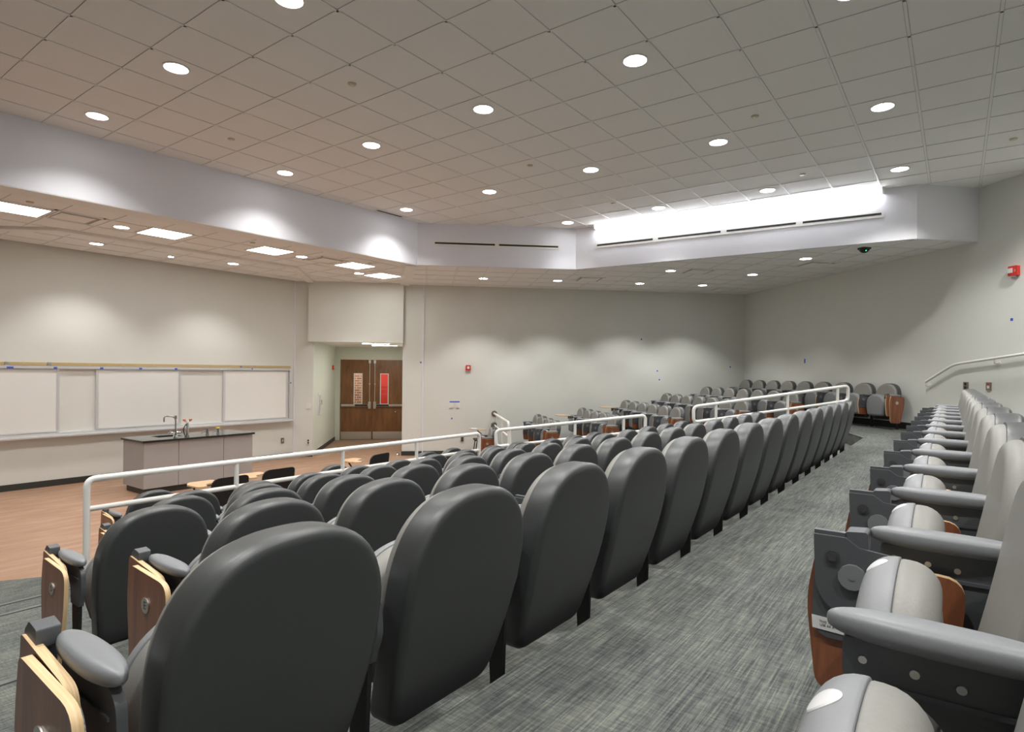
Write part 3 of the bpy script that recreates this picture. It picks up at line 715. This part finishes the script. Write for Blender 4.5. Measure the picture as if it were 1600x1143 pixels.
mb = MB(); mb.box((sx0, sy0, bz + .0012), (sx1, sy1, bz + .006)); mb.build('sink_basin', M['black'], bn, smooth=0)
zt_ = bz + .033
f = thing('gooseneck_faucet', 'tall chrome gooseneck faucet at the bench sink', 'faucet', (5.16 - .30, 10.72 - .14, zt_))
mb = MB(); mb.tube([(0, 0, 0), (0, 0, .03), (0, 0, .03), (0, 0, .12)], [.04, .035, .02, .02], 14); mb.build('body', M['chrome'], f)
mb = MB(); mb.tube(round_path([(0, 0, .1), (0, 0, .34), (-.17, .04, .36), (-.17, .04, .26)], .07, 7), .013, 10); mb.cyl((0, 0, .30), (0, 0, .36), .022, 10); mb.build('spout', M['chrome'], f)
for sx in (-1, 1):
    mb = MB(); mb.cyl((0, 0, .07), (sx * .09, 0, .07), .016, 10); mb.tube([(sx * .09, 0, .05), (sx * .09, 0, .10)], [.026, .02], 10); mb.box((sx * .09 - .03, -.008, .095), (sx * .09 + .03, .008, .107)); mb.build('handle', M['chrome'], f)
f = thing('eyewash_fixture', 'chrome eyewash with orange caps on the bench top', 'eyewash', (5.16 - .13, 10.72 - .19, zt_))
mb = MB(); mb.tube([(0, 0, 0), (0, 0, .02), (0, 0, .021), (0, 0, .22), (0, 0, .24)], [.035, .035, .022, .022, .014], 14); mb.build('body', M['chrome'], f)
mb = MB(); mb.tube(round_path([(-.03, 0, .0), (-.08, .0, .12), (-.02, 0, .21)], .05), .008, 8); mb.build('hose', M['black'], f)
mb = MB(); mb.tube([(-.055, 0, .262), (0, 0, .245), (.055, 0, .262)], .009, 8); mb.build('yoke', M['chrome'], f)
for sx in (-1, 1):
    mb = MB(); mb.tube([(sx * .05, 0, .262), (sx * .05, 0, .29)], [.02, .028], 10); mb.build('spray_cap', M['orange'], f)
def gas(x, lab, cap):
    f = thing('gas_tap', lab, 'gas tap', (x, 10.72 - .17, zt_))
    mb = MB(); mb.tube([(0, 0, 0), (0, 0, .015), (0, 0, .016), (0, 0, .10)], [.03, .03, .024, .024], 12); mb.build('body', M['chrome'], f)
    mb = MB(); mb.tube([(0, 0, .06), (-.07, 0, .05), (-.10, 0, .03)], [.011, .009, .008], 8); mb.build('nozzle', M['chrome'], f)
    mb = MB(); mb.box((-.035, -.008, .10), (.035, .008, .118)); mb.build('lever', cap, f, smooth=0)
gas(5.16 + .22, 'chrome gas tap on the bench top beside the eyewash', M['chrome']); gas(5.16 + .41, 'chrome gas tap with a yellow lever at the end of the bench top', M['yellow'])

# ------------------------------------------------------------------ auditorium seat
PITCH = .57
def arch_w(z, z0, z1, za, w0, w1, p):
    if z < za:
        t = (z - z0) / (za - z0); w_ = w0 + (w1 - w0) * min(1, t * 1.15)
    else:
        t = min(1, (z - za) / (z1 - za)); w_ = w1 * max(0, 1 - t ** p) ** (1 / p)
    return w_
def arch_outline(z0, z1, za, w0, w1, p=2.15, rc=.06, n=76):
    """Outline in x/z of a seat or back: rounded bottom corners, sides that widen a little, arched top."""
    rt = [(0, z0), (w0 - rc, z0)]
    rt += [(w0 - rc + rc * sin(a), z0 + rc - rc * cos(a)) for a in [pi / 2 * k / 8 for k in range(1, 9)]]
    m = 10
    for k in range(1, m):
        t = k / m; rt.append((w0 + (w1 - w0) * sin(t * pi / 2), z0 + rc + (za - z0 - rc) * t))
    for k in range(25):
        a = pi / 2 * k / 24; rt.append((w1 * max(0, cos(a)) ** (2 / p), za + (z1 - za) * max(0, sin(a)) ** (2 / p)))
    pts = rt + [(-x, z) for x, z in rt[1:-1]][::-1]
    seg = [0]
    for i in range(len(pts)):
        q, w_ = pts[i], pts[(i + 1) % len(pts)]; seg.append(seg[-1] + math.hypot(w_[0] - q[0], w_[1] - q[1]))
    out = []; j = 0
    for k in range(n):
        d = seg[-1] * k / n
        while seg[j + 1] < d: j += 1
        t = (d - seg[j]) / max(1e-9, seg[j + 1] - seg[j]); q, w_ = pts[j], pts[(j + 1) % len(pts)]
        out.append((q[0] + (w_[0] - q[0]) * t, q[1] + (w_[1] - q[1]) * t))
    return out
def inset_ring(o, d):
    n = len(o); out = []
    for i in range(n):
        q, w_ = o[i - 2], o[(i + 2) % n]; tx, tz = w_[0] - q[0], w_[1] - q[1]; L = math.hypot(tx, tz)
        out.append((o[i][0] - tz / L * d, o[i][1] + tx / L * d))
    return out
def pillow(o, prof, fy, c0, c1, cz):
    """Closed body: rings of the outline o inset by prof = [(inset, y)...], closed towards the centre at both ends (crowns c0, c1)."""
    loops = []
    def ring(pts, y): return [(x, fy(x, z) + y, z) for x, z in pts]
    first = inset_ring(o, prof[0][0]); last = inset_ring(o, prof[-1][0])
    for f in (.12, .4, .65, .85): loops.append(ring([(x * f, cz + (z - cz) * f) for x, z in first], prof[0][1] + c0 * (1 - f * f)))
    for d, y in prof: loops.append(ring(inset_ring(o, d), y))
    for f in (.85, .65, .4, .12): loops.append(ring([(x * f, cz + (z - cz) * f) for x, z in last], prof[-1][1] + c1 * (1 - f * f)))
    return loops
def rim(y0, y1, r, d0, k0, k1, n=7):
    """Quarter round of radius r between the side wall at y0 and the face at y1."""
    sg = 1 if y1 > y0 else -1
    return [(r * (1 - cos(a)) + d0, y1 - sg * r + sg * r * sin(a)) for a in [pi / 2 * k / n for k in range(k0, k1 + 1)]]
def yback(z): t = (.79 - z) / .60; return .045 + .135 * t - .02 * sin(pi * min(1, max(0, t)))
def mesh_seat_parts():
    P = {}
    fyb = lambda x, z: yback(z)
    o = arch_outline(.158, .79, .53, .213, .244, 2.45)
    prof = rim(0, -.040, .026, 0, 0, 7)[::-1] + [(.0, .040), (.003, .050), (.010, .052), (.016, .040)]
    mb = MB(); mb.loft(pillow(o, prof, fyb, -.006, 0, .48)); P['back_shell'] = mb.build('back_shell', M['shell'], None, 50)
    o2 = arch_outline(.29, .783, .53, .205, .239, 2.45)
    prof = [(.008, .040), (.002, .048)] + rim(.05, .086, .028, .002, 0, 7)
    mb = MB(); mb.loft(pillow(o2, prof, fyb, 0, .010, .52)); P['back_cushion'] = mb.build('back_cushion', M['cloth'], None, 50)
    fys = lambda x, z: .306 - (z - .6) * .05
    o3 = arch_outline(.22, .603, .42, .185, .215, 2.2, .05)
    prof = rim(0, .052, .046, 0, 0, 8)
    mb = MB(); mb.loft(pillow(o3, [(.002, -.0008), (0, .001)] + prof, fys, 0, .006, .40)); P['seat_pan'] = mb.build('seat_pan', M['pan'], None, 50)
    prof = rim(0, -.066, .052, .003, 0, 8)[::-1]
    mb = MB(); mb.loft(pillow(o3, prof + [(.003, -.004), (.0045, -.0012)], fys, -.012, 0, .40)); P['seat_cushion'] = mb.build('seat_cushion', M['cloth'], None, 50)
    # arm pad
    mb = MB(); loops = []
    for k in range(25):
        t = .5 - .5 * cos(pi * k / 24); y = .104 + .272 * t; e = max(0, 1 - abs(2 * t - 1) ** 3.2) ** .5
        w_ = (.028 + .005 * sin(pi * t)) * max(e, .04); h = .021 * max(e ** .6, .08)
        loops.append([(-.285 + w_ * math.copysign(abs(cos(a)) ** .7, cos(a)), y, .580 + .004 * t + h * math.copysign(abs(sin(a)) ** .8, sin(a))) for a in [2 * pi * i / 20 for i in range(20)]])
    mb.loft(loops); P['armrest'] = mb.build('armrest', M['grey'], None, 60)
    # pressed steel arm bracket
    yz = lambda y, z, x: (x, y, z)
    mb = MB(); out = round_poly([(.355, .565), (.355, .508), (.265, .498), (.232, .465), (.225, .385), (.125, .385), (.118, .41), (.098, .46), (.105, .54), (.14, .565)], [.006, .012, .03, .03, .005, .005, .03, .05, .05, .01])
    mb.prism(out, yz, -.294, -.276)
    mb.box((-.298, .13, .505), (-.272, .35, .512))
    P['arm_bracket'] = mb.build('arm_bracket', M['steel'], None, 35)
    mb = MB()
    for (y, z, r) in ((.33, .538, .0055), (.27, .535, .006), (.22, .53, .006), (.135, .515, .0065), (.16, .478, .0075), (.125, .468, .0065), (.145, .448, .006)):
        mb.cyl((-.2965, y, z), (-.2942, y, z), r, 10)
    P['bolt'] = mb.build('bolt_heads', M['satin'], None, 30)
    # pedestal
    mb = MB(); mb.prism([(.135, .395), (.215, .395), (.205, .21), (.195, .005), (.150, .005), (.145, .21)], lambda y, z, x: (x, y, z), -.292, -.278); mb.box((-.296, .150, .0051), (-.274, .195, .02)); P['pedestal'] = mb.build('pedestal', M['black'], None, 0)
    mb = MB(); mb.box((-.305, .11, 0), (-.265, .235, .005)); mb.cyl((-.285, .124, .005), (-.285, .124, .011), .007, 8); mb.cyl((-.285, .221, .005), (-.285, .221, .011), .007, 8); P['floor_plate'] = mb.build('floor_plate', M['satin'], None, 30)
    # stowed tablet
    mb = MB(); out = round_poly([(.478, .525), (.495, .43), (.475, .235), (.29, .225), (.212, .40), (.205, .525)], [.012, .05, .03, .03, .05, .045])
    mb.prism(out, yz, -.338, -.320, 0, 1); P['tablet'] = mb.build('tablet', [M['tablet'], M['ply']], None, 35)
    # hinge: quarter disc with a thick square shoulder, and the fixed back plate
    mb = MB(); arc = [(.395 + .080 * cos(a), .485 + .080 * sin(a)) for a in [pi * 1.02 + (pi * .98) * k / 14 for k in range(15)]]
    mb.prism(arc + [(.478, .578), (.415, .578), (.39, .560), (.33, .553), (.322, .535), (.335, .525)], yz, -.353, -.345)
    mb.prism(round_poly([(.478, .50), (.482, .375), (.46, .352), (.36, .352), (.318, .40), (.32, .50)], .02), yz, -.345, -.3382)
    mb.prism(round_poly([(.418, .546), (.418, .590), (.374, .594), (.374, .546)], .008), yz, -.3445, -.290)
    mb.box((-.3445, .415, .578), (-.330, .478, .5865))
    P['tablet_hinge'] = mb.build('tablet_hinge', M['steel'], None, 35)
    mb = MB(); kn = [(.402 + .0265 * (1 + .03 * (i % 2)) * cos(2 * pi * i / 24), .497 + .0265 * (1 + .03 * (i % 2)) * sin(2 * pi * i / 24)) for i in range(24)]
    mb.prism(kn, yz, -.362, -.3531); mb.cyl((-.3622, .402, .497), (-.3632, .402, .497), .006, 10); P['hinge_knob'] = mb.build('hinge_knob', M['grey'], None, 35)
    mb = MB(); mb.cyl((-.3531, .441, .534), (-.3575, .441, .534), .014, 14); mb.cyl((-.3576, .441, .534), (-.360, .441, .534), .009, 12); P['hinge_screw'] = mb.build('hinge_screw', M['shell'], None, 35)
    # warning label
    mb = MB(); mb.prism([(.482, .396), (.480, .368), (.335, .362), (.335, .390)], yz, -.3463, -.3451); P['warning_label'] = mb.build('warning_label', M['label'], None, 0)
    mw = Matrix.Translation((-.3468, .408, .379)) @ Matrix.Rotation(radians(2.4), 4, 'X') @ Matrix.Rotation(-pi / 2, 4, 'Z') @ Matrix.Rotation(pi / 2, 4, 'X')
    P['label_text'] = text_part('THIS TABLET ARM IS DESIGNED FOR\nUSE AS A WRITING SURFACE ONLY', .0072, M['ink'], None, mw, 'label_text', .0001)
    # seat number disc on the pan
    mb = MB(); cr_ = .046
    def dpt(rr, a, o):
        u_, v_ = rr * cos(a), rr * sin(a); th = radians(38) - v_ / cr_
        zc = .603 - cr_ - u_ * u_ * 2.6
        return (u_, .306 + .006 + (cr_ + o) * sin(th), zc + (cr_ + o) * cos(th))
    mb.loft([[dpt(rr, 2 * pi * k / 22, o) for k in range(22)] for rr, o in ((.021, -.003), (.021, .001), (.019, .0022), (.012, .0022), (.005, .0022))]); P['seat_disc'] = mb.build('seat_disc', M['dot'], None, 30)
    # end panel with letter disc
    mb = MB(); mb.prism(round_poly([(.360, .578), (.382, .45), (.36, .12), (.17, .11), (.10, .40), (.09, .56)], [.02, .05, .04, .04, .06, .055]), yz, -.360, -.343, 0, 1); P['end_panel'] = mb.build('end_panel', [M['tablet'], M['ply']], None, 35)
    mb = MB(); mb.cyl((-.3602, .24, .462), (-.3632, .24, .462), .027, 22); P['letter_disc'] = mb.build('letter_disc', M['satin'], None, 30)
    mb = MB(); mb.prism(round_poly([(.36, .575), (.425, .575), (.425, .600), (.40, .622), (.36, .615)], .006), yz, -.334, -.294); mb.prism(round_poly([(.385, .53), (.432, .53), (.432, .5745), (.385, .5745)], .006), yz, -.330, -.292); P['hinge_block'] = mb.build('hinge_block', M['steel'], None, 30)
    mb = MB(); mb.prism(round_poly([(.425, .595), (.44, .44), (.42, .235), (.25, .225), (.18, .40), (.17, .56)], [.012, .05, .03, .03, .05, .045]), yz, -.340, -.3225, 0, 1); P['end_tablet'] = mb.build('tablet', [M['tablet'], M['ply']], None, 35)
    # open tablet
    mb = MB(); mb.prism(round_poly([(-.34, .43), (-.34, .68), (-.22, .76), (.06, .76), (.10, .60), (-.10, .50), (-.20, .42)], .05), lambda x, y, z: (x, y, z), .612, .63, 0, 1); P['open_tablet'] = mb.build('open_tablet', [M['oak'], M['ply']], None, 35)
    mb = MB(); mb.box((-.34, .39, .56), (-.285, .48, .611)); P['open_hinge'] = mb.build('open_hinge', M['steel'], None, 0)
    return P
SP = mesh_seat_parts()
for o in SP.values(): COL.objects.unlink(o)
LETTER = {}
def put(key, root, name=None):
    c = SP[key].copy(); c.name = name or key; COL.objects.link(c); c.parent = root
    return c
def seat(loc, rz, label, group, detail=0, first=None, last=False, opened=False, tablet=True):
    r = thing('auditorium_seat', label, 'seat', loc, rz, group)
    put('back_shell', r); put('back_cushion', r); p = put('seat_pan', r); put('seat_cushion', r)
    a = put('arm_bracket', r); put('armrest', r); put('pedestal', r); put('floor_plate', r)
    if detail: put('bolt', a, 'bolt_heads')
    if opened: put('open_tablet', r); put('open_hinge', r)
    elif first: put('end_tablet', r, 'tablet'); put('hinge_block', r)
    elif tablet:
        put('tablet', r); h = put('tablet_hinge', r); put('hinge_knob', h)
        if detail:
            put('hinge_screw', h); l = put('warning_label', h)
            put('label_text', h, 'label_text')
    if detail: put('seat_disc', p)
    if last:
        for key in ('armrest', 'arm_bracket', 'pedestal', 'floor_plate'):
            c = put(key, r); c.location.x = PITCH
    if first:
        e = put('end_panel', r); d = put('letter_disc', e)
        if first != '-':
            if first not in LETTER:
                mw = Matrix.Translation((-.3635, .24, .462)) @ Matrix.Rotation(-pi / 2, 4, 'Z') @ Matrix.Rotation(pi / 2, 4, 'X')
                LETTER[first] = text_part(first, .038, M['ink'], e, mw, 'row_letter', .0003)
    return r
rows = [('F', .725, 1.036, .90, 15, 'grey seat backing onto the carpeted aisle, %s from the end lettered F'),
        ('E', 1.295, 2.00, .735, 13, 'grey seat one row ahead of the aisle row, %s from the end lettered E'),
        ('D', 1.325, 3.00, .565, 13, 'grey seat two rows ahead of the aisle row, %s from the end lettered D'),
        ('C', 1.93, 4.07, .38, 11, 'grey seat three rows ahead of the aisle row, %s from the end lettered C'),
        ('B', 2.43, 4.955, .23, 9, 'grey seat just behind the long white guard rail, %s from its bent end')]
for L, x0, y0, h, n, lab in rows:
    for k in range(n):
        seat((x0 + PITCH * k, y0, h), 0, lab % ORD[k], 'centre block seats, row ' + L, 0, L if k == 0 else None, k == n - 1)
for k, (x, lab) in enumerate(((2.78, 'lone grey seat beyond the long rail, close to its bent end'), (4.96, 'lone grey seat beyond the long rail, between the black tablet chairs'),
                              (6.66, 'first of two grey seats beyond the long rail, beside the third black chair'), (7.24, 'second of two grey seats beyond the long rail, closer to the side wall'))):
    seat((x, 6.42, 0), 0, lab, 'front floor seats beyond the rail', 0, 'A' if k == 0 else None, k in (0, 1, 3))
for k in range(14):
    seat((.68 + .579 * k + (.022 if k == 0 else 0), -.23 + .004 * k, 1.08), radians(.4), 'grey seat facing the aisle with stowed tablet, %s counting from the camera end' % ORD[k], 'aisle seats in front of the handrail', 1, None, k == 13, tablet=k > 1)
wing = [(.12, .42, .570, 1.08, 9, 'against the rear wall'), (1.15, .35, .571, .90, 7, 'one step below the rear wall row'), (2.20, .35, .575, .735, 7, 'two steps below the rear wall row'),
        (3.25, .35, .572, .565, 6, 'three steps below the rear wall row'), (4.35, .35, .571, .38, 5, 'four steps below the rear wall row'), (5.45, .38, .60, .23, 4, 'just above the short wall rail')]
WA = math.atan2(RN.y, RN.x) - pi / 2
for wd, t0, sp, h, n, lab in wing:
    for k in range(n):
        j = n - 1 - k
        seat(rear(t0 + sp * k, wd, h), WA, 'grey wing seat %s, %s from the side wall' % (lab, ORD[k]), 'wing seats ' + lab, 0, '-' if k == n - 1 else None, k == 0, opened=(k == 0 and wd in (3.25, 4.35)))
seat(rear(1.10, 6.62, 0), WA, 'grey wing seat on the front floor below the short wall rail', 'wing seat on the front floor', 0, '-', True)

# ------------------------------------------------------------------ loose black tablet-arm chairs
def black_chair_parts():
    P = {}
    mb = MB(); mb.prism(round_poly([(-.215, .48), (.215, .48), (.215, .80), (-.215, .80)], [.02, .02, .05, .1], 6), lambda x, z, y: (x, y - (z - .46) * .12, z), .0, .022); P['backrest'] = mb.build('backrest', M['black'], None, 35)
    mb = MB(); mb.prism(round_poly([(-.22, .03), (.22, .03), (.22, .42), (-.22, .42)], .06), lambda x, y, z: (x, y, z + .02 * y), .42, .445); P['seat'] = mb.build('seat', M['black'], None, 35)
    for i, (sx, y0, y1) in enumerate(((-.2, .06, -.02), (.2, .06, -.02), (-.2, .36, .42), (.2, .36, .42))):
        mb = MB(); mb.tube([(sx, y0, .43), (sx, y1, .0)], .012, 8); P['leg%d' % i] = mb.build('leg', M['black'], None)
    for i, sx in enumerate((-.2, .2)):
        mb = MB(); mb.tube([(sx, .06, .42), (sx, .012, .60)], .011, 8); P['back_post%d' % i] = mb.build('back_post', M['black'], None)
    mb = MB(); mb.tube(round_path([(-.21, .2, .42), (-.25, .22, .55), (-.22, .36, .668)], .06), .011, 8); P['tablet_arm'] = mb.build('tablet_arm', M['black'], None)
    mb = MB(); mb.prism(round_poly([(-.26, .16), (-.16, .16), (-.12, .30), (.06, .34), (.08, .52), (-.20, .54), (-.28, .4)], .05), lambda x, y, z: (x, y, z), .68, .697, 0, 1); P['tablet'] = mb.build('tablet', [M['oak'], M['ply']], None, 35)
    for o in P.values(): COL.objects.unlink(o)
    return P
BP = black_chair_parts()
def black_chair(loc, rz, label):
    r = thing('tablet_chair', label, 'chair', loc, rz, 'loose black tablet chairs')
    for k, o in BP.items():
        c = o.copy(); c.name = o.name.split('.')[0]; COL.objects.link(c); c.parent = r
    return r
black_chair((3.63, 6.62, 0), .0, 'black tablet-arm chair in front of the bench, first from the bent end of the rail')
black_chair((4.30, 6.72, 0), .0, 'black tablet-arm chair on the front floor, second from the bent end of the rail')
black_chair((5.98, 6.80, 0), .2, 'black tablet-arm chair on the front floor facing the vestibule doors')
q = rear(.40, 6.62, 0)
bc = black_chair(q, WA, 'black tablet-arm chair against the side wall with a paper on its tablet')
rot = Matrix.Rotation(WA, 3, 'Z')
v = Vector(q) + rot @ Vector((-.14, .43, .6985))
p = thing('paper_sheet', 'pale blue paper lying on the wall chair tablet', 'paper', tuple(v), WA)
mb = MB(); mb.box((-.10, -.07, .0), (.10, .07, .012)); mb.build('sheet', M['paper'], p, smooth=0)

# ------------------------------------------------------------------ camera and view
Fpx, PY = 945.98, 580.88
yaw, roll = 0.9371, 0.0091
cy, sy, cr, sr = cos(yaw), sin(yaw), cos(roll), sin(roll)
right = Vector((cy * cr, -sy * cr, sr)); fwd = Vector((sy, cy, 0)); upv = Vector((-sr * cy, sr * sy, cr))
cam = bpy.data.cameras.new('camera'); cam.sensor_width = 36; cam.lens = Fpx / 1600 * 36; cam.clip_start = .05
cam.shift_y = (PY - 571.5) / 1600
co = bpy.data.objects.new('camera', cam); COL.objects.link(co)
mw = Matrix.Identity(4)
for i in range(3):
    mw[i][0] = right[i]; mw[i][1] = upv[i]; mw[i][2] = -fwd[i]
mw[0][3], mw[1][3], mw[2][3] = 0, 0, Z0
co.matrix_world = mw
SC.camera = co
wd_ = bpy.data.worlds.new('world'); SC.world = wd_; wd_.use_nodes = True
wd_.node_tree.nodes['Background'].inputs[0].default_value = (.5, .5, .5, 1); wd_.node_tree.nodes['Background'].inputs[1].default_value = .05
SC.view_settings.view_transform = 'Standard'; SC.view_settings.look = 'None'; SC.view_settings.gamma = 1; SC.view_settings.exposure = 0.68
SC.view_settings.use_curve_mapping = False
SC.cycles.use_denoising = True
SC.cycles.max_bounces = 8; SC.cycles.diffuse_bounces = 6; SC.cycles.sample_clamp_indirect = 8
